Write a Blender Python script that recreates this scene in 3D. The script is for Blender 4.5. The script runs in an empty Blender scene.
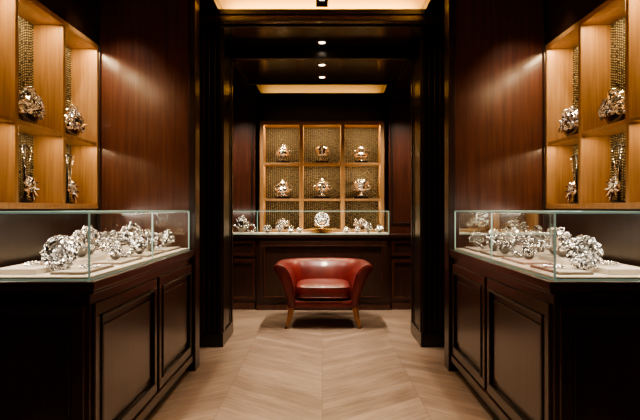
import bpy, math, random
from mathutils import Vector, Matrix
random.seed(7)
scene = bpy.context.scene
V = Vector
try:
    scene.view_settings.look = 'AgX - Medium High Contrast'
except Exception:
    pass

# ------------------------------------------------------------------ materials
def newmat(name):
    m = bpy.data.materials.new(name); m.use_nodes = True
    nt = m.node_tree
    return m, nt, nt.nodes["Principled BSDF"]

def simple(name, col, rough=0.5, metal=0.0, emit=None, es=0.0, coat=0.0, spec=0.5):
    m, nt, b = newmat(name)
    b.inputs["Base Color"].default_value = (*col, 1)
    b.inputs["Roughness"].default_value = rough
    b.inputs["Metallic"].default_value = metal
    b.inputs["Coat Weight"].default_value = coat
    b.inputs["Specular IOR Level"].default_value = spec
    if emit:
        b.inputs["Emission Color"].default_value = (*emit, 1)
        b.inputs["Emission Strength"].default_value = es
    return m

def wood(name, c1, c2, rough=0.35, scale=(14, 14, 0.7), coat=0.2, bump=0.05):
    m, nt, b = newmat(name)
    tc = nt.nodes.new("ShaderNodeTexCoord"); mp = nt.nodes.new("ShaderNodeMapping")
    mp.inputs["Scale"].default_value = scale
    n = nt.nodes.new("ShaderNodeTexNoise"); n.inputs["Scale"].default_value = 2.2
    n.inputs["Detail"].default_value = 8; n.inputs["Distortion"].default_value = 0.6
    n.inputs["Roughness"].default_value = 0.65
    r = nt.nodes.new("ShaderNodeValToRGB")
    r.color_ramp.elements[0].color = (*c1, 1); r.color_ramp.elements[0].position = 0.3
    r.color_ramp.elements[1].color = (*c2, 1); r.color_ramp.elements[1].position = 0.72
    nt.links.new(tc.outputs["Object"], mp.inputs["Vector"])
    nt.links.new(mp.outputs[0], n.inputs["Vector"])
    nt.links.new(n.outputs["Fac"], r.inputs[0])
    nt.links.new(r.outputs[0], b.inputs["Base Color"])
    bp = nt.nodes.new("ShaderNodeBump"); bp.inputs["Strength"].default_value = bump
    bp.inputs["Distance"].default_value = 0.01
    nt.links.new(n.outputs["Fac"], bp.inputs["Height"])
    nt.links.new(bp.outputs[0], b.inputs["Normal"])
    b.inputs["Roughness"].default_value = rough
    b.inputs["Coat Weight"].default_value = coat
    b.inputs["Coat Roughness"].default_value = 0.2
    return m

M = {}
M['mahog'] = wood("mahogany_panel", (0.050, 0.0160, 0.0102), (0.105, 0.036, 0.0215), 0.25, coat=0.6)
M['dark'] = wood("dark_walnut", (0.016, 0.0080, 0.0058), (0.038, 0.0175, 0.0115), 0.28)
M['counter'] = wood("counter_walnut", (0.028, 0.0122, 0.0084), (0.062, 0.0260, 0.0165), 0.28, coat=0.4)
M['black'] = wood("ebony_trim", (0.009, 0.0062, 0.0055), (0.019, 0.0125, 0.010), 0.28)
M['gold'] = wood("honey_oak", (0.27, 0.140, 0.056), (0.46, 0.265, 0.118), 0.42, scale=(20, 20, 0.9))
M['leg'] = wood("leg_beech", (0.24, 0.10, 0.04), (0.40, 0.18, 0.075), 0.35, scale=(30, 30, 2))
M['ceil'] = simple("ceiling_lacquer", (0.022, 0.013, 0.010), 0.18)
M['cove'] = simple("cove_plaster", (0.64, 0.45, 0.20), 0.7)
M['silver'] = simple("silver", (0.95, 0.94, 0.93), 0.14, 1.0)
M['gem'] = simple("cut_crystal", (0.98, 0.98, 0.98), 0.10, 0.85)
M['darksil'] = simple("dark_silver", (0.20, 0.19, 0.185), 0.25, 1.0)  # darker silver tone mixed into the pieces for contrast
M['brass'] = simple("brass", (0.75, 0.48, 0.18), 0.22, 1.0)
M['velvet'] = simple("cream_velvet", (0.66, 0.58, 0.49), 0.9)
M['tray'] = simple("grey_suede", (0.22, 0.17, 0.13), 0.9)
M['blackm'] = simple("black_metal", (0.01, 0.01, 0.01), 0.35, 0.3)
M['lamp'] = simple("lamp_glow", (1, 0.9, 0.75), 0.5, emit=(1, 0.82, 0.6), es=14)
M['sign'] = simple("sign_glow", (1, 1, 1), 0.5, emit=(1, 0.95, 0.9), es=3)
M['gedge'] = simple("glass_edge", (0.40, 0.62, 0.56), 0.15, 0.0, coat=0.5, emit=(0.55, 0.85, 0.75), es=0.14)  # faint green emission put into the pane edges to make them read brighter
M['bead'] = simple("bead_gold", (0.62, 0.52, 0.31), 0.3, 0.9)
M['backing'] = simple("backing_cloth", (0.055, 0.044, 0.025), 0.8)

m = bpy.data.materials.new("case_glass"); m.use_nodes = True; nt = m.node_tree; nt.nodes.clear()
o = nt.nodes.new("ShaderNodeOutputMaterial"); mx = nt.nodes.new("ShaderNodeMixShader")
t = nt.nodes.new("ShaderNodeBsdfTransparent"); t.inputs[0].default_value = (0.95, 0.975, 0.965, 1)
g = nt.nodes.new("ShaderNodeBsdfGlossy"); g.inputs["Roughness"].default_value = 0.02
g.inputs["Color"].default_value = (0.9, 1, 0.96, 1)
fr = nt.nodes.new("ShaderNodeFresnel"); fr.inputs[0].default_value = 1.35
ml = nt.nodes.new("ShaderNodeMath"); ml.operation = 'MULTIPLY'; ml.inputs[1].default_value = 0.4
nt.links.new(fr.outputs[0], ml.inputs[0]); nt.links.new(ml.outputs[0], mx.inputs[0]); nt.links.new(t.outputs[0], mx.inputs[1])
nt.links.new(g.outputs[0], mx.inputs[2]); nt.links.new(mx.outputs[0], o.inputs[0])
M['glass'] = m

# leather
m, nt, b = newmat("oxblood_leather")
n = nt.nodes.new("ShaderNodeTexNoise"); n.inputs["Scale"].default_value = 7; n.inputs["Detail"].default_value = 5
r = nt.nodes.new("ShaderNodeValToRGB")
r.color_ramp.elements[0].color = (0.095, 0.0085, 0.0090, 1); r.color_ramp.elements[0].position = 0.3
r.color_ramp.elements[1].color = (0.185, 0.0185, 0.0180, 1); r.color_ramp.elements[1].position = 0.75
v = nt.nodes.new("ShaderNodeTexVoronoi"); v.inputs["Scale"].default_value = 160
bp = nt.nodes.new("ShaderNodeBump"); bp.inputs["Strength"].default_value = 0.15; bp.inputs["Distance"].default_value = 0.002
tc = nt.nodes.new("ShaderNodeTexCoord")
nt.links.new(tc.outputs["Object"], n.inputs["Vector"]); nt.links.new(tc.outputs["Object"], v.inputs["Vector"])
nt.links.new(n.outputs["Fac"], r.inputs[0]); nt.links.new(r.outputs[0], b.inputs["Base Color"])
nt.links.new(v.outputs["Distance"], bp.inputs["Height"]); nt.links.new(bp.outputs[0], b.inputs["Normal"])
b.inputs["Roughness"].default_value = 0.38; b.inputs["Coat Weight"].default_value = 0.2
M['leather'] = m

# floor : chevron parquet
m, nt, b = newmat("chevron_parquet")
def math_(op, a, bb=None, c=None):
    n = nt.nodes.new("ShaderNodeMath"); n.operation = op
    for i, x in enumerate((a, bb, c)):
        if x is None: continue
        if isinstance(x, (int, float)): n.inputs[i].default_value = x
        else: nt.links.new(x, n.inputs[i])
    return n.outputs[0]
tc = nt.nodes.new("ShaderNodeTexCoord"); sp = nt.nodes.new("ShaderNodeSeparateXYZ")
nt.links.new(tc.outputs["Object"], sp.inputs[0])
X, Y = sp.outputs[0], sp.outputs[1]
W = 0.62
pp = math_('PINGPONG', X, W)
tt = math_('SUBTRACT', Y, math_('MULTIPLY', pp, 0.75))
q = math_('DIVIDE', tt, 0.115)
idx = math_('FLOOR', q); fracq = math_('FRACT', q)
col = math_('FLOOR', math_('DIVIDE', X, W))
cx = nt.nodes.new("ShaderNodeCombineXYZ"); nt.links.new(idx, cx.inputs[0]); nt.links.new(col, cx.inputs[1])
wn = nt.nodes.new("ShaderNodeTexWhiteNoise"); nt.links.new(cx.outputs[0], wn.inputs["Vector"])
seam1 = math_('LESS_THAN', fracq, 0.035)
fx = math_('FRACT', math_('DIVIDE', X, W))
seam2 = math_('LESS_THAN', fx, 0.006)
seam = math_('MAXIMUM', seam1, seam2)
gx = nt.nodes.new("ShaderNodeCombineXYZ")
nt.links.new(math_('MULTIPLY', pp, 3.0), gx.inputs[0]); nt.links.new(math_('MULTIPLY', tt, 24), gx.inputs[1])
nt.links.new(math_('MULTIPLY', wn.outputs["Value"], 9), gx.inputs[2])
ng = nt.nodes.new("ShaderNodeTexNoise"); ng.inputs["Scale"].default_value = 1.6; ng.inputs["Detail"].default_value = 9
ng.inputs["Roughness"].default_value = 0.7
nt.links.new(gx.outputs[0], ng.inputs["Vector"])
n2 = nt.nodes.new("ShaderNodeTexNoise"); n2.inputs["Scale"].default_value = 3; n2.inputs["Detail"].default_value = 6
nt.links.new(tc.outputs["Object"], n2.inputs["Vector"])
val = math_('ADD', math_('MULTIPLY', ng.outputs["Fac"], 0.75), math_('ADD', math_('MULTIPLY', wn.outputs["Value"], 0.15), math_('MULTIPLY', n2.outputs["Fac"], 0.22)))
r = nt.nodes.new("ShaderNodeValToRGB")
r.color_ramp.elements[0].color = (0.15, 0.100, 0.074, 1); r.color_ramp.elements[0].position = 0.33
r.color_ramp.elements[1].color = (0.46, 0.345, 0.265, 1); r.color_ramp.elements[1].position = 0.78
nt.links.new(val, r.inputs[0])
mix = nt.nodes.new("ShaderNodeMix"); mix.data_type = 'RGBA'
mix.inputs[7].default_value = (0.11, 0.072, 0.052, 1)
nt.links.new(math_('MULTIPLY', seam, 0.6), mix.inputs[0]); nt.links.new(r.outputs[0], mix.inputs[6])
nt.links.new(mix.outputs[2], b.inputs["Base Color"])
b.inputs["Roughness"].default_value = 0.32
M['floor'] = m

# ------------------------------------------------------------------ mesh builder
class MB:
    def __init__(s): s.v = []; s.f = []; s.m = []; s.s = []; s.mats = []
    def mi(s, k):
        if k not in s.mats: s.mats.append(k)
        return s.mats.index(k)
    def add(s, vs, fs, mat, smooth=False):
        b0 = len(s.v); i = s.mi(mat)
        s.v += [tuple(x) for x in vs]
        for f in fs: s.f.append([b0 + k for k in f]); s.m.append(i); s.s.append(smooth)
    def box(s, x0, x1, y0, y1, z0, z1, mat):
        x0, x1 = min(x0, x1), max(x0, x1); y0, y1 = min(y0, y1), max(y0, y1)
        vs = [(x, y, z) for z in (z0, z1) for y in (y0, y1) for x in (x0, x1)]
        s.add(vs, [(0, 2, 3, 1), (4, 5, 7, 6), (0, 1, 5, 4), (2, 6, 7, 3), (0, 4, 6, 2), (1, 3, 7, 5)], mat)
    def obox(s, o, u, v, n, u0, u1, v0, v1, n0, n1, mat):
        pts = [V(o) + V(u) * a + V(v) * bb + V(n) * c for a in (u0, u1) for bb in (v0, v1) for c in (n0, n1)]
        xs = [p.x for p in pts]; ys = [p.y for p in pts]; zs = [p.z for p in pts]
        s.box(min(xs), max(xs), min(ys), max(ys), min(zs), max(zs), mat)
    def frame(s, o, u, v, n, u0, u1, v0, v1, w, d, mat):
        s.obox(o, u, v, n, u0, u1, v1 - w, v1, 0, d, mat); s.obox(o, u, v, n, u0, u1, v0, v0 + w, 0, d, mat)
        s.obox(o, u, v, n, u0, u0 + w, v0 + w, v1 - w, 0, d, mat); s.obox(o, u, v, n, u1 - w, u1, v0 + w, v1 - w, 0, d, mat)
    def lathe(s, prof, c, mat, seg=24, Mx=None):
        vs = []; fs = []
        for (rr, z) in prof:
            for k in range(seg):
                a = 2 * math.pi * k / seg
                p = V((rr * math.cos(a), rr * math.sin(a), z))
                if Mx: p = Mx @ p
                vs.append(p + V(c))
        for i in range(len(prof) - 1):
            for k in range(seg):
                k2 = (k + 1) % seg
                fs.append((i * seg + k, i * seg + k2, (i + 1) * seg + k2, (i + 1) * seg + k))
        fs.append(list(range(seg))[::-1]); fs.append([(len(prof) - 1) * seg + k for k in range(seg)])
        s.add(vs, fs, mat, True)
    def torus(s, c, R, r, mat, Mx=Matrix.Identity(3), seg=28, ss=8, rz=None, arc=1.0):
        vs = []; fs = []; rz = rz or r
        ns = seg if arc >= 1 else seg + 1
        for i in range(ns):
            a = 2 * math.pi * arc * i / seg
            for j in range(ss):
                bb = 2 * math.pi * j / ss
                p = V(((R + r * math.cos(bb)) * math.cos(a), (R + r * math.cos(bb)) * math.sin(a), rz * math.sin(bb)))
                vs.append(Mx @ p + V(c))
        for i in range(seg):
            i2 = (i + 1) % ns
            for j in range(ss):
                j2 = (j + 1) % ss
                fs.append((i * ss + j, i2 * ss + j, i2 * ss + j2, i * ss + j2))
        s.add(vs, fs, mat, True)
    def tube(s, pts, rad, mat, seg=10, cap=True):
        pts = [V(p) for p in pts]
        if isinstance(rad, (int, float)): rad = [rad] * len(pts)
        vs = []; fs = []
        for i, p in enumerate(pts):
            d = (pts[min(i + 1, len(pts) - 1)] - pts[max(i - 1, 0)]).normalized()
            up = V((0, 0, 1)) if abs(d.z) < 0.9 else V((1, 0, 0))
            a = d.cross(up).normalized(); bb = d.cross(a)
            for k in range(seg):
                t = 2 * math.pi * k / seg
                vs.append(p + (a * math.cos(t) + bb * math.sin(t)) * rad[i])
        for i in range(len(pts) - 1):
            for k in range(seg):
                k2 = (k + 1) % seg
                fs.append((i * seg + k, (i + 1) * seg + k, (i + 1) * seg + k2, i * seg + k2))
        if cap:
            fs.append(list(range(seg))); fs.append([(len(pts) - 1) * seg + k for k in range(seg)][::-1])
        s.add(vs, fs, mat, True)
    def superq(s, c, sx, sy, sz, mat, e1=0.3, e2=0.3, nu=32, nv=20, fn=None):
        def pw(x, e): return math.copysign(abs(x) ** e, x)
        vs = []; fs = []
        for i in range(nv + 1):
            t = -math.pi / 2 + math.pi * i / nv
            for j in range(nu):
                p = 2 * math.pi * j / nu
                q = V((sx * pw(math.cos(t), e1) * pw(math.cos(p), e2), sy * pw(math.cos(t), e1) * pw(math.sin(p), e2), sz * pw(math.sin(t), e1)))
                if fn: q = fn(q)
                vs.append(q + V(c))
        for i in range(nv):
            for j in range(nu):
                j2 = (j + 1) % nu
                fs.append((i * nu + j, i * nu + j2, (i + 1) * nu + j2, (i + 1) * nu + j))
        s.add(vs, fs, mat, True)
    def gem(s, c, r, n, mat):
        q = V(n).normalized().to_track_quat('Z', 'Y'); k = 7; ph = random.random() * 6
        vs = []
        for (rr, z) in ((r * .55, r * .45), (r, r * .1)):
            for i in range(k):
                a = ph + 2 * math.pi * (i + (0.5 if z < r * .2 else 0)) / k
                vs.append(V(c) + q @ V((rr * math.cos(a), rr * math.sin(a), z)))
        vs.append(V(c) + q @ V((0, 0, -r * .7)))
        fs = [list(range(k))]
        for i in range(k):
            j = (i + 1) % k
            fs += [(i, k + i, j), (j, k + i, k + j), (k + i, 2 * k, k + j)]
        s.add(vs, fs, mat, False)
    def leaf(s, c, d, nn, L, wd, mat):
        c = V(c); d = V(d).normalized(); q = d.cross(V(nn)).normalized(); nn = q.cross(d).normalized()
        vs = [c, c + d * L * .45 + q * wd + nn * wd * .1, c + d * L - nn * L * .12, c + d * L * .45 - q * wd + nn * wd * .1, c + d * L * .45 + nn * wd * .6]
        s.add(vs, [(0, 1, 4), (1, 2, 4), (2, 3, 4), (3, 0, 4), (0, 3, 2, 1)], mat)
    def bead(s, c, r, mat):
        x, y, z = c
        vs = [(x + r, y, z), (x - r, y, z), (x, y + r, z), (x, y - r, z), (x, y, z + r), (x, y, z - r)]
        s.add(vs, [(0, 2, 4), (2, 1, 4), (1, 3, 4), (3, 0, 4), (2, 0, 5), (1, 2, 5), (3, 1, 5), (0, 3, 5)], mat, True)
    def build(s, name, origin=(0, 0, 0), bevel=0, parent=None):
        me = bpy.data.meshes.new(name)
        ox, oy, oz = origin
        me.from_pydata([(a - ox, bb - oy, c - oz) for a, bb, c in s.v], [], s.f)
        for k in s.mats: me.materials.append(M[k])
        me.polygons.foreach_set("material_index", s.m); me.polygons.foreach_set("use_smooth", s.s)
        me.update()
        ob = bpy.data.objects.new(name, me); scene.collection.objects.link(ob); ob.location = origin
        if bevel:
            md = ob.modifiers.new("bevel", 'BEVEL'); md.width = bevel; md.segments = 2; md.limit_method = 'ANGLE'; md.angle_limit = math.radians(50)
        if parent: ob.parent = parent; ob.matrix_parent_inverse = Matrix.Translation(-V(parent.location))
        return ob

def empty(name, loc):
    e = bpy.data.objects.new(name, None); e.location = loc; scene.collection.objects.link(e); e.empty_display_size = 0.1
    return e

WARM = (1.0, 0.83, 0.64)
WARM2 = (1.0, 0.72, 0.41)
COVE = (1.0, 0.66, 0.30)
def spot(name, loc, tgt, e, ang=60, blend=0.6, col=WARM, size=0.03):
    l = bpy.data.lights.new(name, 'SPOT'); l.energy = e; l.spot_size = math.radians(ang); l.spot_blend = blend
    l.color = col; l.shadow_soft_size = size
    ob = bpy.data.objects.new(name, l); ob.location = loc
    ob.rotation_euler = (V(tgt) - V(loc)).to_track_quat('-Z', 'Y').to_euler(); scene.collection.objects.link(ob); return ob
def area(name, loc, tgt, e, sx, sy, col=WARM, up='Y'):
    l = bpy.data.lights.new(name, 'AREA'); l.shape = 'RECTANGLE'; l.size = sx; l.size_y = sy; l.energy = e; l.color = col
    ob = bpy.data.objects.new(name, l); ob.location = loc
    ob.rotation_euler = (V(tgt) - V(loc)).to_track_quat('-Z', up).to_euler(); scene.collection.objects.link(ob); return ob

# ------------------------------------------------------------------ room shell
XW = 1.665; NB = 1.85
b = MB(); b.box(-2.2, 2.2, -1.2, 7.6, -0.1, 0, 'floor'); b.build("floor")
NY0, NY1, NZ0, NZ1 = 2.47, 4.15, 1.20, 2.41
JX = 0.872
for sgn, side in ((-1, 'left'), (1, 'right')):
    b = MB()
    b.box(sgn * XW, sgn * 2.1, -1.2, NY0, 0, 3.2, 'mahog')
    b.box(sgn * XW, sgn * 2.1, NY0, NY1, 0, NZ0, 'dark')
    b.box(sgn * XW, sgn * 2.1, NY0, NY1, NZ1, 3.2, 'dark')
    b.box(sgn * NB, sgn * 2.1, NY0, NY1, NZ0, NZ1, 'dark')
    b.build("wall_" + side)
    b = MB()
    b.box(sgn * 0.945, sgn * 2.1, 4.15, 4.27, 0, 3.2, 'mahog')
    b.box(sgn * 0.935, sgn * 0.985, 4.135, 4.28, 0, 3.2, 'dark')
    b.box(sgn * 1.635, sgn * 1.665, 4.13, 4.15, 0.95, 2.85, 'dark')
    b.build("wall_partition_" + side, bevel=0.004)
    b = MB()
    b.box(sgn * JX, sgn * 2.1, 4.90, 5.42, 0, 3.2, 'black')
    for (xa, xb, d) in ((0.0, 0.03, 0.03), (0.06, 0.08, 0.015), (0.11, 0.125, 0.015), (0.155, 0.215, 0.03)):
        b.box(sgn * (JX + xa), sgn * (JX + xb), 4.90 - d, 4.90, 0.12, 2.8, 'dark')
    b.box(sgn * (JX - .013), sgn * 1.12, 4.86, 5.43, 0, 0.12, 'black')
    for (ya, yb, d) in ((4.90, 4.96, 0.012), (5.0, 5.03, 0.006), (5.29, 5.32, 0.006), (5.36, 5.42, 0.012)):
        b.box(sgn * (JX - d), sgn * JX, ya, yb, 0.12, 2.75, 'dark')
    b.build("wall_jamb_" + side, bevel=0.004)
    b = MB(); b.box(sgn * 1.3, sgn * 1.4, 4.27, 4.9, 0, 3.2, 'dark'); b.build("wall_passage_" + side)
    b = MB(); b.box(sgn * 1.6, sgn * 1.7, 5.42, 7.5, 0, 3.2, 'mahog'); b.build("wall_rear_" + side)
b = MB(); b.box(-2.1, 2.1, -1.3, -1.2, 0, 3.2, 'mahog'); b.build("wall_front")

BY = 7.08
b = MB()
for sgn in (-1, 1):
    b.box(sgn * 0.79, sgn * 1.6, BY, 7.5, 0, 3.0, 'mahog')
    o_ = (0, BY, 0)
    u = (sgn, 0, 0)
    b.frame(o_, u, (0, 0, 1), (0, -1, 0), 0.80, 0.84, 0.9, 2.66, 0.04, 0.02, 'dark')
    b.frame(o_, u, (0, 0, 1), (0, -1, 0), 0.87, 1.50, 1.0, 2.55, 0.03, 0.015, 'dark')
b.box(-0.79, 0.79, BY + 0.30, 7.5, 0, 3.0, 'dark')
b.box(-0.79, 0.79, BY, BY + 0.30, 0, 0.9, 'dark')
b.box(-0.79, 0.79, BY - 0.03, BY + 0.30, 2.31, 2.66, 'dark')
b.box(-0.81, 0.81, BY - 0.06, BY - 0.03, 2.60, 2.655, 'black')
b.box(-0.79, 0.79, BY - 0.045, BY - 0.03, 2.31, 2.34, 'black')
b.box(-0.79, 0.79, BY + 0.12, BY + 0.3, 2.66, 3.0, 'cove')
b.build("wall_back", bevel=0.003)

b = MB()
TX = 0.84
b.box(-2.1, -TX, -1.2, 4.9, 2.82, 2.90, 'ceil'); b.box(TX, 2.1, -1.2, 4.9, 2.82, 2.90, 'ceil')
b.box(-TX, TX, 4.62, 4.70, 2.82, 2.845, 'dark')
b.box(-TX, TX, -1.2, -0.4, 2.82, 2.90, 'ceil')
b.box(-1.05, 1.05, -0.6, 4.85, 3.10, 3.16, 'cove')
b.box(-1.10, -1.05, -0.6, 4.85, 2.90, 3.16, 'cove'); b.box(1.05, 1.10, -0.6, 4.85, 2.90, 3.16, 'cove')
b.box(-1.10, 1.10, 4.80, 4.90, 2.82, 3.16, 'cove')
b.box(-1.10, 1.10, -0.65, -0.6, 2.90, 3.16, 'cove')
b.build("ceiling")
b = MB()
b.box(-2.1, 2.1, 4.66, 5.42, 2.75, 2.82, 'ceil')
b.box(-1.1, 1.1, 4.62, 4.66, 2.75, 2.82, 'mahog')
b.box(-1.1, 1.1, 4.60, 4.62, 2.80, 2.845, 'black'); b.box(-1.1, 1.1, 4.60, 4.62, 2.745, 2.765, 'black')
b.box(-0.87, 0.87, 4.72, 4.76, 2.738, 2.75, 'dark')
b.box(-0.87, 0.87, 5.38, 5.42, 2.64, 2.75, 'dark')
b.box(-0.87, 0.87, 5.36, 5.38, 2.725, 2.75, 'black'); b.box(-0.87, 0.87, 5.36, 5.38, 2.64, 2.66, 'black')
b.build("ceiling_passage", bevel=0.003)
b = MB()
b.box(-1.6, 1.6, 5.42, 6.42, 2.64, 2.72, 'ceil')
b.box(-1.6, -0.76, 6.42, BY, 2.64, 2.72, 'ceil'); b.box(0.76, 1.6, 6.42, BY, 2.64, 2.72, 'ceil')
b.box(-1.6, 1.6, 6.0, 7.5, 3.0, 3.06, 'cove')
for sgn in (-1, 1): b.box(sgn * 0.83, sgn * 0.86, 5.42, 6.38, 2.625, 2.64, 'black')
b.box(-0.83, 0.83, 6.35, 6.40, 2.62, 2.64, 'black')
b.build("ceiling_rear")

def downlight(x, y, z):
    b = MB()
    b.lathe([(0.045, 0), (0.052, 0), (0.052, -0.008), (0.04, -0.010), (0.034, -0.003), (0.03, -0.002)], (x, y, z - 0.0), 'silver', 24)
    b.lathe([(0.029, -0.004), (0.029, -0.0055)], (x, y, z), 'lamp', 20)
    b.build("recessed_downlight", (x, y, z))
for (x, y, z) in ((0, 5.2, 2.75), (0, 5.58, 2.64), (0, 6.1, 2.64)): downlight(x, y, z)
b = MB()
b.box(-0.048, 0.048, 4.47, 4.55, 2.84, 2.99, 'blackm'); b.tube([(0.0, 4.51, 2.99), (0, 4.51, 3.1)], 0.012, 'blackm')
b.box(-0.020, 0.020, 4.466, 4.47, 2.862, 2.876, 'sign'); b.box(-0.020, 0.020, 4.466, 4.47, 2.905, 2.918, 'sign')
b.box(0.008, 0.020, 4.466, 4.47, 2.876, 2.905, 'sign'); b.box(-0.020, -0.008, 4.466, 4.47, 2.876, 2.905, 'sign')
b.build("hanging_sign_light", (0, 4.51, 2.84), bevel=0.002)

# ------------------------------------------------------------------ counters
def side_counter(sgn):
    XF, YA, YB, XB = 0.94, 2.31, 4.12, 1.60
    e = empty("display_counter", (sgn * 1.27, 3.2, 0))
    b = MB()
    fx = XF + 0.03
    b.box(sgn * fx, sgn * XB, YA + 0.03, YB, 0.08, 0.86, 'counter')
    b.box(sgn * (fx + 0.03), sgn * XB, YA + 0.06, YB, 0, 0.08, 'black')
    b.box(sgn * XF, sgn * XB, YA, YB, 0.86, 0.90, 'counter')
    b.box(sgn * (XF + 0.008), sgn * XB, YA + 0.008, YB, 0.845, 0.86, 'black')
    o_ = (sgn * fx, 0, 0); n = (-sgn, 0, 0); u = (0, 1, 0); v = (0, 0, 1)
    for (a, c) in ((YA + 0.05, 3.24), (3.29, YB - 0.02)):
        b.frame(o_, u, v, n, a, c, 0.14, 0.80, 0.055, 0.016, 'counter')
        b.frame(o_, u, v, n, a + 0.055, c - 0.055, 0.195, 0.745, 0.014, 0.024, 'black')
        b.obox(o_, u, v, n, a + 0.11, c - 0.11, 0.25, 0.69, 0, 0.008, 'counter')
    b.obox(o_, u, v, n, YA + 0.03, YB, 0.08, 0.13, 0, 0.022, 'counter')
    o2 = (0, YA + 0.03, 0); n2 = (0, -1, 0); u2 = (sgn, 0, 0)
    b.frame(o2, u2, v, n2, fx + 0.02, XB - 0.02, 0.14, 0.80, 0.055, 0.016, 'counter')
    b.frame(o2, u2, v, n2, fx + 0.075, XB - 0.075, 0.195, 0.745, 0.014, 0.024, 'black')
    b.obox(o2, u2, v, n2, fx, XB, 0.08, 0.13, 0, 0.022, 'counter')
    b.build("cabinet", (sgn * 1.27, 3.2, 0), bevel=0.004, parent=e)
    gx, ga, gb, gt = XF + 0.035, YA + 0.035, YB - 0.02, 1.187
    b = MB(); b.box(sgn * gx, sgn * (XB - 0.04), ga, gb, 0.90, 0.915, 'velvet')
    for y0 in (2.42, 2.86, 3.30, 3.72):
        b.box(sgn * (gx + 0.05), sgn * (gx + 0.20), y0, y0 + 0.34, 0.915, 0.925, 'tray')
        b.box(sgn * (gx + 0.06), sgn * (gx + 0.19), y0 + 0.01, y0 + 0.33, 0.925, 0.928, 'velvet')
        b.box(sgn * (gx + 0.26), sgn * (gx + 0.44), y0, y0 + 0.34, 0.915, 0.94, 'velvet')
    b.build("display_deck", (sgn * 1.27, 3.2, 0), bevel=0.003, parent=e)
    b = MB(); xb = XB - 0.04
    def quad(p, mat='glass'): b.add(p, [(0, 1, 2, 3)], mat)
    X0, X1 = sgn * gx, sgn * xb
    quad([(X0, ga, .9), (X0, gb, .9), (X0, gb, gt), (X0, ga, gt)])
    quad([(X0, ga, .9), (X1, ga, .9), (X1, ga, gt), (X0, ga, gt)])
    quad([(X0, gb, .9), (X1, gb, .9), (X1, gb, gt), (X0, gb, gt)])
    quad([(X0, ga, gt), (X1, ga, gt), (X1, gb, gt), (X0, gb, gt)])
    b.build("glass_panes", (sgn * 1.27, 3.2, 0), parent=e)
    b = MB(); w = 0.007
    ymid = 3.22
    for yy in (ga, ymid, gb):
        b.box(X0 - w / 2, X0 + w / 2, yy - w / 2, yy + w / 2, .9, gt, 'gedge')
    b.box(X0 - w / 2, X0 + w / 2, ga, gb, gt - w, gt + 0.002, 'gedge'); b.box(X0 - w / 2, X0 + w / 2, ga, gb, .9, .906, 'gedge')
    b.box(X0, X1, ga - w / 2, ga + w / 2, gt - w, gt + 0.002, 'gedge'); b.box(X0, X1, ga - w / 2, ga + w / 2, .9, .906, 'gedge')
    b.box(X0, X1, gb - w / 2, gb + w / 2, gt - w, gt + 0.002, 'gedge')
    b.box(X1 - w / 2, X1 + w / 2, ga, gb, gt - w, gt + 0.002, 'gedge')
    b.box(X0, X1, ymid - w / 2, ymid + w / 2, gt - w, gt + 0.002, 'gedge')
    b.build("glass_edges", (sgn * 1.27, 3.2, 0), parent=e)
    area("case_led", (sgn * (xb - 0.05), (ga + gb) / 2, gt - 0.02), (sgn * (gx + 0.15), (ga + gb) / 2, 0.9), 3.6, 0.02, 1.6, (1, 0.88, 0.74), up='Z')
    area("case_led", (sgn * (gx + 0.02), (ga + gb) / 2, gt - 0.02), (sgn * (gx + 0.15), (ga + gb) / 2, 0.9), 2.6, 0.02, 1.6, (1, 0.88, 0.74), up='Z')
    area("case_led", (sgn * (gx + xb) / 2, ga + 0.02, gt - 0.02), (sgn * (gx + xb) / 2, ga + 0.2, 0.95), 1.2, 0.5, 0.02, (1, 0.88, 0.74))
side_counter(-1); side_counter(1)

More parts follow.
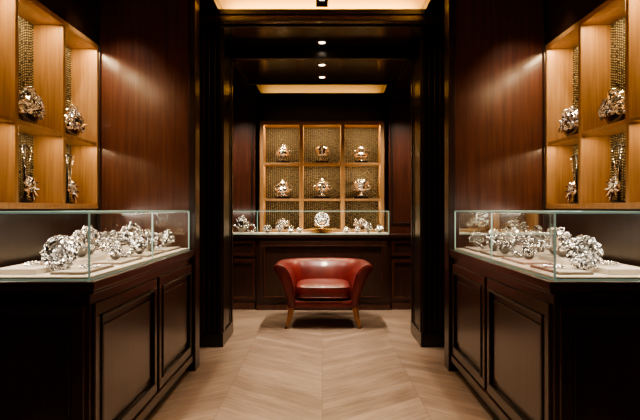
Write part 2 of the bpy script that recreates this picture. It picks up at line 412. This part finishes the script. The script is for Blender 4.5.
def rear_counter():
    Y0, Y1 = 6.65, 7.06
    e = empty("display_counter", (0, 6.85, 0))
    b = MB()
    b.box(-1.58, 1.58, Y0 + 0.05, Y1, 0.07, 0.86, 'counter')
    b.box(-0.77, 0.80, Y0 + 0.01, Y0 + 0.05, 0.03, 0.86, 'counter')
    b.box(-1.58, 1.58, Y0 + 0.09, Y1, 0, 0.07, 'black')
    b.box(-1.58, 1.58, Y0 + 0.02, Y1, 0.86, 0.895, 'counter'); b.box(-0.79, 0.82, Y0 - 0.015, Y0 + 0.03, 0.86, 0.895, 'counter')
    v = (0, 0, 1); n = (0, -1, 0); u = (1, 0, 0); o_ = (0, Y0 + 0.01, 0)
    b.frame(o_, u, v, n, -0.74, 0.77, 0.10, 0.82, 0.05, 0.014, 'counter')
    b.frame(o_, u, v, n, -0.69, 0.72, 0.15, 0.77, 0.014, 0.022, 'mahog')
    b.box(-0.78, 0.81, Y0 - 0.012, Y0 + 0.05, 0.0, 0.06, 'mahog')
    o_ = (0, Y0 + 0.05, 0)
    for (a, c) in ((-1.56, -0.80), (0.83, 1.56)):
        b.frame(o_, u, v, n, a, c, 0.12, 0.60, 0.04, 0.014, 'mahog'); b.frame(o_, u, v, n, a, c, 0.64, 0.83, 0.035, 0.014, 'mahog')
        b.box(a, c, Y0 + 0.03, Y0 + 0.05, 0.0, 0.08, 'mahog')
    b.build("cabinet", (0, 6.85, 0), bevel=0.003, parent=e)
    b = MB(); b.box(-1.5, 0.79, Y0 + 0.02, Y1 - 0.03, 0.895, 0.91, 'velvet')
    b.build("display_deck", (0, 6.85, 0), parent=e)
    b = MB(); X0, X1, ga, gb, gt = -1.5, 0.795, Y0 + 0.02, Y1 - 0.03, 1.178
    def quad(p): b.add(p, [(0, 1, 2, 3)], 'glass')
    quad([(X0, ga, .9), (X1, ga, .9), (X1, ga, gt), (X0, ga, gt)])
    quad([(X0, ga, gt), (X1, ga, gt), (X1, gb, gt), (X0, gb, gt)])
    quad([(X1, ga, .9), (X1, gb, .9), (X1, gb, gt), (X1, ga, gt)])
    b.build("glass_panes", (0, 6.85, 0), parent=e)
    b = MB(); w = 0.009
    for xx in (-0.77, X1): b.box(xx - w / 2, xx + w / 2, ga - w / 2, ga + w / 2, .9, gt, 'gedge')
    b.box(X0, X1, ga - w / 2, ga + w / 2, gt - w, gt, 'gedge'); b.box(X0, X1, ga - w / 2, ga + w / 2, .895, .905, 'gedge')
    b.box(X0, X1, gb - w / 2, gb + w / 2, gt - w, gt, 'gedge'); b.box(X1 - w / 2, X1 + w / 2, ga, gb, gt - w, gt, 'gedge')
    b.build("glass_edges", (0, 6.85, 0), parent=e)
    area("case_led", (-0.2, Y0 + 0.05, gt - 0.02), (-0.2, Y1 - 0.1, 0.9), 2.4, 2.0, 0.02, (1, 0.88, 0.74))
rear_counter()

# ------------------------------------------------------------------ shelving
def beads_panel(b, o, u, v, u0, u1, v0, v1, n, du=0.022, dz=0.016, r=0.0055):
    a = u0 + du * 0.7
    while a < u1 - du * 0.4:
        z = v0 + random.random() * dz
        while z < v1:
            if random.random() > 0.08:
                p = V(o) + V(u) * a + V(v) * z + V(n) * 0.012
                b.bead(p, r * random.uniform(0.7, 1.1), 'bead')
            z += dz
        a += du

def side_shelf(sgn):
    e = empty("display_shelf", (sgn * 1.75, 3.3, 1.2))
    b = MB(); f = XW - 0.015; bk = NB - 0.003
    ys = [2.475, 3.03, 3.59, 4.145]; w = 0.035
    b.box(sgn * f, sgn * bk, ys[0], ys[-1], NZ0 + 0.001, NZ0 + 0.035, 'gold')
    b.box(sgn * f, sgn * bk, ys[0], ys[-1], NZ1 - 0.035, NZ1 - 0.001, 'gold')
    for i, y in enumerate(ys):
        a = y if i == 0 else (y - w if i == 3 else y - w / 2)
        b.box(sgn * f, sgn * bk, a, a + w, NZ0 + 0.035, NZ1 - 0.035, 'gold')
    for i in range(3):
        b.box(sgn * (f + 0.006), sgn * bk, ys[i] + w / 2, ys[i + 1] - w / 2, 1.665, 1.69, 'gold')
    b.box(sgn * (bk - 0.006), sgn * bk, ys[0] + w, ys[-1] - w, NZ0 + 0.035, NZ1 - 0.035, 'backing')
    b.build("shelf_frame", (sgn * 1.75, 3.3, 1.2), bevel=0.003, parent=e)
    b = MB()
    for i in range(3):
        for (z0, z1) in ((1.24, 1.66), (1.70, 2.36)):
            beads_panel(b, (sgn * (bk - 0.006), 0, 0), (0, 1, 0), (0, 0, 1), ys[i] + w, ys[i + 1] - w, z0, z1, (-sgn, 0, 0))
    b.build("bead_strands", (sgn * 1.75, 3.3, 1.2), parent=e)
    for i in range(3):
        yc = (ys[i] + ys[i + 1]) / 2
        for zt, en in ((NZ1 - 0.04, 4.6), (1.66, 1.9)):
            area("shelf_led", (sgn * (f + 0.03), yc, zt), (sgn * (f + 0.13), yc, zt - 0.5), en, 0.02, 0.42, WARM2, up='Z')
side_shelf(-1); side_shelf(1)

def rear_shelf():
    e = empty("display_shelf", (0, 7.2, 0.9))
    b = MB(); y0, y1 = BY - 0.01, BY + 0.297; zt = 2.308
    xs = [-0.785, -0.262, 0.262, 0.785]; w = 0.05
    b.box(-0.785, 0.785, y0, y1, zt - 0.045, zt, 'gold'); b.box(-0.785, 0.785, y0, y1, 0.905, 0.94, 'gold')
    for i, x in enumerate(xs):
        a = x if i == 0 else (x - w if i == 3 else x - w / 2)
        b.box(a, a + w, y0, y1, 0.94, zt - 0.045, 'gold')
    for i in range(3):
        for z in (1.33, 1.785): b.box(xs[i] + w / 2, xs[i + 1] - w / 2, y0 + 0.008, y1, z - 0.028, z, 'gold')
    b.box(-0.735, 0.735, y1 - 0.006, y1, 0.94, zt - 0.045, 'backing')
    b.build("shelf_frame", (0, 7.2, 0.9), bevel=0.003, parent=e)
    b = MB()
    for i in range(3):
        xa = xs[i] + (w if i == 0 else w / 2); xb = xs[i + 1] - (w if i == 2 else w / 2)
        for (z0, z1) in ((0.95, 1.29), (1.34, 1.75), (1.79, 2.25)):
            beads_panel(b, (0, y1 - 0.006, 0), (1, 0, 0), (0, 0, 1), xa, xb, z0, z1, (0, -1, 0), du=0.026, dz=0.02, r=0.0065)
    b.build("bead_strands", (0, 7.2, 0.9), parent=e)
    for i in range(3):
        xc = (xs[i] + xs[i + 1]) / 2
        for z, en in ((zt - 0.05, 6.5), (1.75, 5.0), (1.295, 2.4)):
            area("shelf_led", (xc, y0 + 0.03, z), (xc, y0 + 0.15, z - 0.5), en, 0.4, 0.02, WARM2)
rear_shelf()

# ------------------------------------------------------------------ jewellery
def rdir(up=False):
    while True:
        d = V((random.uniform(-1, 1), random.uniform(-1, 1), random.uniform(-1, 1)))
        if 0.1 < d.length < 1:
            d.normalize()
            if up and d.z < -0.1: continue
            return d
def rot(ax, ay, az): return (Matrix.Rotation(az, 3, 'Z') @ Matrix.Rotation(ay, 3, 'Y') @ Matrix.Rotation(ax, 3, 'X'))
def pickm():
    q = random.random(); return 'gem' if q < 0.58 else ('silver' if q < 0.9 else 'darksil')
def settle(b, z):
    lo = min(q[2] for q in b.v); b.v = [(q[0], q[1], q[2] + z - lo) for q in b.v]

def cuff(x, y, z, R, name="jewelled_bracelet", tilt=None, yaw=None, n=150, fat=0.30, medal=False):
    b = MB(); r = R * fat
    tilt = math.radians(68) if tilt is None else tilt; yaw = random.uniform(-0.5, 0.5) if yaw is None else yaw
    Mx = rot(tilt, 0, yaw)
    c = V((x, y, z + R))
    b.torus(c, R, r * 0.85, 'darksil', Mx, 36, 10, rz=r)
    for i in range(n):
        a = random.uniform(0, 6.283); t = random.uniform(-2.3, 2.3)
        nn = V((math.cos(t) * math.cos(a), math.cos(t) * math.sin(a), math.sin(t)))
        p = V((R * math.cos(a), R * math.sin(a), 0)) + nn * r * 0.9
        b.gem(Mx @ p + c, R * random.uniform(0.09, 0.17), Mx @ (nn + rdir() * .5), pickm())
    for i in range(12):
        a = i * 0.5236
        p = V(((R + r * .4) * math.cos(a), (R + r * .4) * math.sin(a), r * 0.9))
        b.torus(Mx @ p + c, R * 0.17, R * 0.035, 'silver', Mx @ rot(random.uniform(-.6, .6), random.uniform(-.6, .6), 0), 12, 6)
    if medal:
        for ring, (rr, cnt) in enumerate(((R * .62, 11), (R * .32, 7))):
            for i in range(cnt):
                a = 6.283 * i / cnt + ring
                d = V((math.cos(a), math.sin(a), .35))
                b.leaf(Mx @ V((rr * .4 * math.cos(a), rr * .4 * math.sin(a), 0.01 * ring)) + c, Mx @ d, Mx @ V((0, 0, 1)), rr * 1.0, rr * .34, 'silver' if i % 2 else 'gem')
        b.gem(Mx @ V((0, 0, .02)) + c, R * .2, Mx @ V((0, 0, 1)), 'gem')
        b.tube([c + Mx @ V((-R, 0, -.008)), c + Mx @ V((R, 0, -.008))], .004, 'darksil', 6)
        b.tube([c + Mx @ V((0, -R, -.008)), c + Mx @ V((0, R, -.008))], .004, 'darksil', 6)
    settle(b, z)
    return b.build(name, (x, y, z))

def heap(x, y, z, rx, ry, rz, name="gemstone_brooch", n=110):
    b = MB()
    b.superq((x, y, z + rz * 0.25), rx * .75, ry * .75, rz * 0.65, 'darksil', 1, 1, 16, 8)
    s = (rx + ry + rz) / 3
    for i in range(n):
        d = rdir(True); k = random.uniform(0.72, 1.0)
        p = V((x + d.x * rx * k, y + d.y * ry * k, z + max(0.06 * rz, (d.z * 0.85 + .1) * rz * k)))
        b.gem(p, s * random.uniform(0.07, 0.18), d + rdir() * .6, pickm())
    for i in range(7):
        d = rdir(True)
        p = V((x + d.x * rx * .8, y + d.y * ry * .8, z + (abs(d.z) * 0.7 + .2) * rz))
        b.torus(p, s * random.uniform(.15, .3), s * 0.045, 'silver', rot(random.uniform(0, 3), random.uniform(0, 3), 0), 18, 6)
    for i in range(12):
        d = rdir(True)
        c = V((x + d.x * rx * .7, y + d.y * ry * .7, z + rz * (.15 + .6 * abs(d.z))))
        b.leaf(c, V((d.x * .3, d.y, abs(d.z) + .4)) + rdir() * .5, rdir(), s * .42, s * .13, 'silver')
    settle(b, z)
    return b.build(name, (x, y, z))

def chain(x, y, z, R, name="silver_chain_necklace"):
    b = MB(); n = 30
    for i in range(n):
        a = 2 * math.pi * i / n; rr = R * (1 + 0.15 * math.sin(3 * a))
        b.gem((x + rr * math.cos(a) * 0.7, y + rr * math.sin(a), z + 0.008), 0.010, (0, 0, 1), 'gem' if i % 2 else 'silver')
        b.torus((x + rr * math.cos(a + .1) * 0.7, y + rr * math.sin(a + .1), z + 0.005), 0.007, 0.002, 'silver', Matrix.Identity(3), 10, 5)
    settle(b, z)
    return b.build(name, (x, y, z))

for sgn in (-1, 1):
    D0, D1, D2 = 0.9155, 0.9285, 0.9405
    cuff(sgn * 1.185, 2.53, D0, 0.058, yaw=0.1 * sgn, n=300, fat=.42, tilt=math.radians(78), medal=True)
    chain(sgn * 1.33, 2.62, D2, 0.07)
    chain(sgn * 1.08, 2.60, D1, 0.05)
    heap(sgn * 1.10, 2.98, D1, 0.045, 0.05, 0.065, n=110)
    heap(sgn * 1.29, 3.00, D2, 0.062, 0.06, 0.10, n=170)
    cuff(sgn * 1.10, 3.12, D1, 0.043, yaw=-0.3 * sgn, n=180, fat=.4)
    heap(sgn * 1.31, 3.15, D2, 0.062, 0.055, 0.12, n=170)
    heap(sgn * 1.10, 3.37, D1, 0.05, 0.05, 0.07)
    cuff(sgn * 1.31, 3.38, D2, 0.046, fat=.4, medal=True)
    heap(sgn * 1.09, 3.56, D1, 0.045, 0.045, 0.11)
    heap(sgn * 1.32, 3.57, D2, 0.06, 0.055, 0.09)
    heap(sgn * 1.31, 3.85, D2, 0.07, 0.08, 0.12)
    cuff(sgn * 1.10, 3.80, D1, 0.043)
    heap(sgn * 1.10, 3.98, D1, 0.05, 0.05, 0.09)
    for (y, s) in ((2.76, 1), (3.32, 1.0), (3.90, 1.0)):
        heap(sgn * 1.738, y, 1.6905, 0.052, 0.15 * s, 0.155, "jewelled_tiara", n=280)
    for y in (2.78, 3.32, 3.88):
        b = MB(); x = sgn * 1.76; z0 = 1.2355
        b.lathe([(0.045, 0), (0.045, 0.008), (0.012, 0.014), (0.008, 0.05), (0.008, 0.12)], (x, y, z0), 'blackm', 16)
        for k in range(-12, 13):
            t = k / 12
            b.gem((x - sgn * 0.012, y + t * 0.055, z0 + 0.15 + 0.18 * abs(t) ** 1.2), 0.006, (-sgn, 0, .2), 'gem' if k % 2 else 'silver')
        b.tube([(x, y - 0.06, z0 + 0.33), (x, y, z0 + 0.345), (x, y + 0.06, z0 + 0.33)], 0.006, 'blackm')
        b.tube([(x + sgn * .004, y, z0 + 0.11), (x + sgn * .004, y, z0 + 0.345)], 0.006, 'blackm')
        for side in (-1, 1):
            for k in range(5):
                a = math.radians(-80 + k * 32); L = 0.105 - 0.008 * k
                b.leaf((x - sgn * .02, y, z0 + .105), (-sgn * .45, side * math.cos(a), math.sin(a)), (-sgn, -.5, 0), L, .014, 'silver')
        for k in range(50):
            d = rdir(); b.gem(V((x - sgn * 0.03, y, z0 + 0.105)) + V((d.x * .02, d.y * .045, d.z * .045)), 0.011, (-sgn + d.x, d.y, d.z), pickm())
        b.build("pendant_necklace", (x, y, z0))

def urn(x, y, z, s=1.0, kind=0):
    b = MB()
    b.box(x - 0.095 * s, x + 0.095 * s, y - 0.06, y + 0.06, z, z + 0.03, 'blackm')
    zz = z + 0.03
    if kind == 0:
        prof = [(.045, 0), (.05, .008), (.02, .02), (.016, .045), (.05, .06), (.085, .09), (.092, .12), (.07, .15), (.06, .16), (.075, .17), (.06, .185), (.03, .205), (.012, .215), (.018, .228), (.003, .24)]
    elif kind == 1:
        prof = [(.06, 0), (.065, .01), (.03, .022), (.06, .04), (.10, .07), (.085, .10), (.05, .125), (.045, .14), (.07, .155), (.05, .18), (.015, .2), (.02, .213), (.003, .225)]
    else:
        prof = [(.05, 0), (.055, .01), (.025, .02), (.02, .05), (.03, .06), (.07, .085), (.075, .11), (.078, .135), (.095, .165), (.10, .185), (.09, .19), (.06, .17), (.01, .165)]
    prof = [(a * s, h * s) for a, h in prof]
    b.lathe(prof, (x, y, zz), 'silver', 20)
    for sg in (-1, 1):
        Mx = rot(math.pi / 2, 0, 0)
        b.torus((x + sg * 0.085 * s, y, zz + .115 * s), .028 * s, .006 * s, 'silver', Mx, 16, 6)
    for k in range(80):
        a = random.uniform(0, 6.28); i = random.randrange(4, len(prof) - 3); t = random.random()
        rr = prof[i][0] * (1 - t) + prof[i + 1][0] * t; h = prof[i][1] * (1 - t) + prof[i + 1][1] * t
        b.gem((x + rr * math.cos(a), y + rr * math.sin(a), zz + h), .011 * s * random.uniform(.6, 1.2), (math.cos(a), math.sin(a), .2), pickm())
    if kind == 2:
        for k in range(9):
            a = 6.283 * k / 9; b.leaf((x + .03 * math.cos(a), y + .03 * math.sin(a), zz + .16 * s), (math.cos(a) * .5, math.sin(a) * .5, 1), (math.cos(a), math.sin(a), 0), .07, .014, 'silver')
    b.build("silver_urn", (x, y, z))
kinds = ((0, 2, 1), (1, 0, 2))
for r_, z in enumerate((1.7855, 1.3305)):
    for c_, x in enumerate((-0.50, 0.0, 0.50)):
        urn(x, BY + 0.11, z, 0.90 if r_ == 0 else 1.0, kinds[r_][c_])
for x in (-0.5, 0, 0.5): heap(x, BY + 0.12, 0.9405, 0.10, 0.06, 0.10)

# rear case contents
z = 0.911
b = MB()
b.lathe([(.06, 0), (.065, .006), (.03, .010), (.03, .014), (.12, .022), (.19, .052), (.185, .055), (.11, .030), (.02, .020)], (0.0, 6.84, z), 'brass', 32)
b.build("brass_bowl", (0.0, 6.84, z))
b = MB(); Mx = rot(math.radians(84), 0, 0); c = V((0.0, 6.84, z + 0.160))
b.lathe([(.006, -.012), (.086, -.012), (.094, 0), (.086, .014), (.076, .014), (.072, .006), (.004, .006)], c, 'silver', 40, Mx)
b.lathe([(.070, .004), (.070, .0075)], c, 'silver', 32, Mx)
for k in range(36):
    a = 6.283 * k / 36; b.gem(c + Mx @ V((.083 * math.cos(a), .083 * math.sin(a), .012)), .008, Mx @ V((0, 0, 1)), 'gem')
for ring, cnt, rr in ((0, 1, 0), (1, 7, .028), (2, 12, .054)):
    for k in range(cnt):
        a = 6.283 * k / cnt
        b.gem(c + Mx @ V((rr * math.cos(a), rr * math.sin(a), .010)), .0105, Mx @ V((random.uniform(-.5, .5), random.uniform(-.5, .5), 1)), 'gem')
b.lathe([(.03, -.1385), (.012, -.125), (.012, -.08)], c, 'silver', 16)
b.build("jewelled_medallion", (0.0, 6.84, z + 0.0215))
for (x, rx, h, k) in ((-0.98, .085, .15, 0), (-0.86, .05, .09, 1), (-0.66, .06, .07, 0), (-0.52, .045, .10, 0), (-0.38, .045, .06, 0), (-0.27, .04, .05, 0), (0.30, .05, .05, 0), (0.43, .04, .06, 0), (0.56, .05, .10, 0), (0.70, .05, .07, 0)):
    yy = 6.80 + random.uniform(-.03, .06)
    if k: cuff(x, yy, z, 0.043, n=90)
    else: heap(x, yy, z, rx, .06, h, n=90)

# ------------------------------------------------------------------ armchair
def armchair(cx, cy):
    e = empty("armchair", (cx, cy, 0)); O = (cx, cy, 0)
    prof = [(0.0, .205), (.004, .25), (.018, .33), (.045, .42), (.082, .51), (.118, .575), (.142, .61), (.150, .632), (.143, .652), (.120, .664), (.09, .664), (.055, .65), (.02, .618), (-.01, .565), (-.035, .49), (-.055, .40), (-.065, .30), (-.065, .205)]
    path = []; w = 0.345; yf, ys, yb = -0.33, 0.06, 0.33
    for i in range(9): path.append((V((-w, yf + (ys - yf) * i / 9, 0)), V((-1, 0, 0))))
    for i in range(33):
        a = math.pi * i / 32; ex = 0.8
        cxx = -math.copysign(abs(math.cos(a)) ** ex, math.cos(a)) * w; sy = ys + (yb - ys) * math.sin(a) ** ex
        n = V((-math.cos(a) / w, math.sin(a) / (yb - ys), 0)).normalized()
        path.append((V((cxx, sy, 0)), n))
    for i in range(9): path.append((V((w, ys + (yf - ys) * (i + 1) / 9, 0)), V((1, 0, 0))))
    b = MB(); vs = []; fs = []; N = len(prof)
    rows = []
    cen = (sum(p[0] for p in prof) / N, sum(p[1] for p in prof) / N)
    def row(p, n, k, dy, back=0.0):
        out = []
        for (of, z) in prof:
            z = .205 + (z - .205) * 0.955
            oo = cen[0] + (of - cen[0]) * k; zz = cen[1] + (z - cen[1]) * (k if k == 1 else (k + 1) / 2)
            rake = 0.05 * (zz - 0.3) / 0.35 * max(0, -p.y / 0.33) * -1
            back_rake = 0.04 * (zz - .2) / .4 * max(0, n.y)
            out.append(V((cx, cy, 0)) + p + n * (oo - (0.02 * max(0, n.y))) + V((0, dy - rake * -1 * 0.6 + back_rake, zz)))
        return out
    p0, n0 = path[0]; p1, n1 = path[-1]
    rows.append(row(p0, n0, 0.55, -0.022)); rows.append(row(p0, n0, 0.85, -0.018)); rows.append(row(p0, n0, 0.97, -0.008))
    for (p, n) in path: rows.append(row(p, n, 1, 0))
    rows.append(row(p1, n1, 0.97, -0.008)); rows.append(row(p1, n1, 0.85, -0.018)); rows.append(row(p1, n1, 0.55, -0.022))
    for r_ in rows: vs += r_
    for i in range(len(rows) - 1):
        for j in range(N):
            j2 = (j + 1) % N
            fs.append((i * N + j, (i + 1) * N + j, (i + 1) * N + j2, i * N + j2))
    fs.append(list(range(N))); fs.append([(len(rows) - 1) * N + j for j in range(N)][::-1])
    b.add(vs, fs, 'leather', True)
    for r_ in (rows[2], rows[-3]): b.tube([q + V((0, -0.004, 0)) for q in r_], 0.006, 'leather', 8)
    b.tube([r_[7] + V((0, 0, 0)) for r_ in rows[2:-2]], 0.006, 'leather', 8)
    b.build("tub_shell", O, parent=e)
    b = MB()
    b.superq((cx, cy - 0.03, 0.245), 0.335, 0.33, 0.045, 'leather', 0.25, 0.25, 40, 12)
    b.build("seat_base", O, parent=e)
    b = MB()
    def puff(q):
        f = max(0, 1 - (q.x / .28) ** 2) * max(0, 1 - (q.y / .31) ** 2)
        return V((q.x, q.y, q.z + (0.022 * f if q.z > 0 else 0)))
    b.superq((cx, cy - 0.06, 0.36), 0.275, 0.305, 0.075, 'leather', 0.4, 0.28, 48, 18, puff)
    for zz_, rr_ in ((.315, 0), (.412, .006)):
        b.tube([(cx + (0.274 - rr_) * math.copysign(abs(math.cos(a)) ** .28, math.cos(a)), cy - 0.06 + (0.304 - rr_) * math.copysign(abs(math.sin(a)) ** .28, math.sin(a)), zz_) for a in [i * 2 * math.pi / 48 + .01 for i in range(49)]], 0.005, 'leather', 6)
    b.build("seat_cushion", O, parent=e)
    k = 0
    for sx in (-1, 1):
        for sy, yy, spl in ((-1, -0.30, -0.035), (1, 0.22, 0.06)):
            b = MB(); k += 1
            pts = [(cx + sx * (0.325 + 0.05 * t * t), cy + yy + spl * t * t, 0.225 - 0.222 * t) for t in [i / 8 for i in range(9)]]
            b.tube(pts, [0.036 - 0.021 * (i / 8) ** .8 for i in range(9)], 'leg', 12)
            b.build("leg_%d" % k, O, parent=e)
armchair(0.012, 5.94)

# ------------------------------------------------------------------ lights
area("cove_led", (0, 4.72, 2.86), (0, 4.80, 2.99), 13, 1.6, 0.02, COVE)
area("cove_led", (-0.9, 2.2, 2.92), (-1.0, 2.2, 3.1), 40, 0.03, 4.5, COVE, up='Z')
area("cove_led", (0.9, 2.2, 2.92), (1.0, 2.2, 3.1), 40, 0.03, 4.5, COVE, up='Z')
area("cove_led", (0, BY + 0.02, 2.68), (0, BY + 0.14, 2.78), 2.0, 1.45, 0.02, COVE)
for y in (0.6, 1.9, 3.1):
    spot("tray_spot", (0, y, 3.05), (0, y + .2, 0), 340, 48, 0.9)
spot("tray_spot", (0, 4.51, 2.83), (0, 4.6, 0), 180, 52, 0.9)
for sgn in (-1, 1):
    for y in (2.2, 3.2): spot("counter_spot", (sgn * 1.22, y, 2.80), (sgn * 1.2, y + .25, 0.9), 85, 55, 0.7)
    spot("wall_washer", (sgn * 1.45, 3.55, 2.80), (sgn * 1.5, 4.15, 1.75), 62, 64, 0.9)
spot("flank_fill", (0, 5.2, 2.73), (0, 5.25, 0), 180, 62, 0.9)
spot("flank_fill", (0, 5.58, 2.62), (0, 5.7, 0), 130, 70, 0.8)
spot("flank_fill", (0, 6.1, 2.62), (0, 6.3, 0), 125, 80, 0.8)
for sgn in (-1, 1): spot("flank_fill", (sgn * 1.1, 6.2, 2.6), (sgn * 0.95, 6.9, 1.0), 120, 95, 0.8)  # added fill spots without fixtures, brighten the rear flank walls

w = bpy.data.worlds.new("world"); scene.world = w; w.use_nodes = True
w.node_tree.nodes["Background"].inputs[0].default_value = (0.02, 0.015, 0.01, 1)
w.node_tree.nodes["Background"].inputs[1].default_value = 0.3

cam = bpy.data.cameras.new("camera"); cam.lens = 31.5; cam.sensor_width = 36; cam.clip_start = 0.05
cam.shift_x = -2 / 640; cam.shift_y = -1 / 640
co = bpy.data.objects.new("camera", cam); co.location = (0, 0, 1.2); co.rotation_euler = (math.pi / 2, 0, 0)
scene.collection.objects.link(co); scene.camera = co
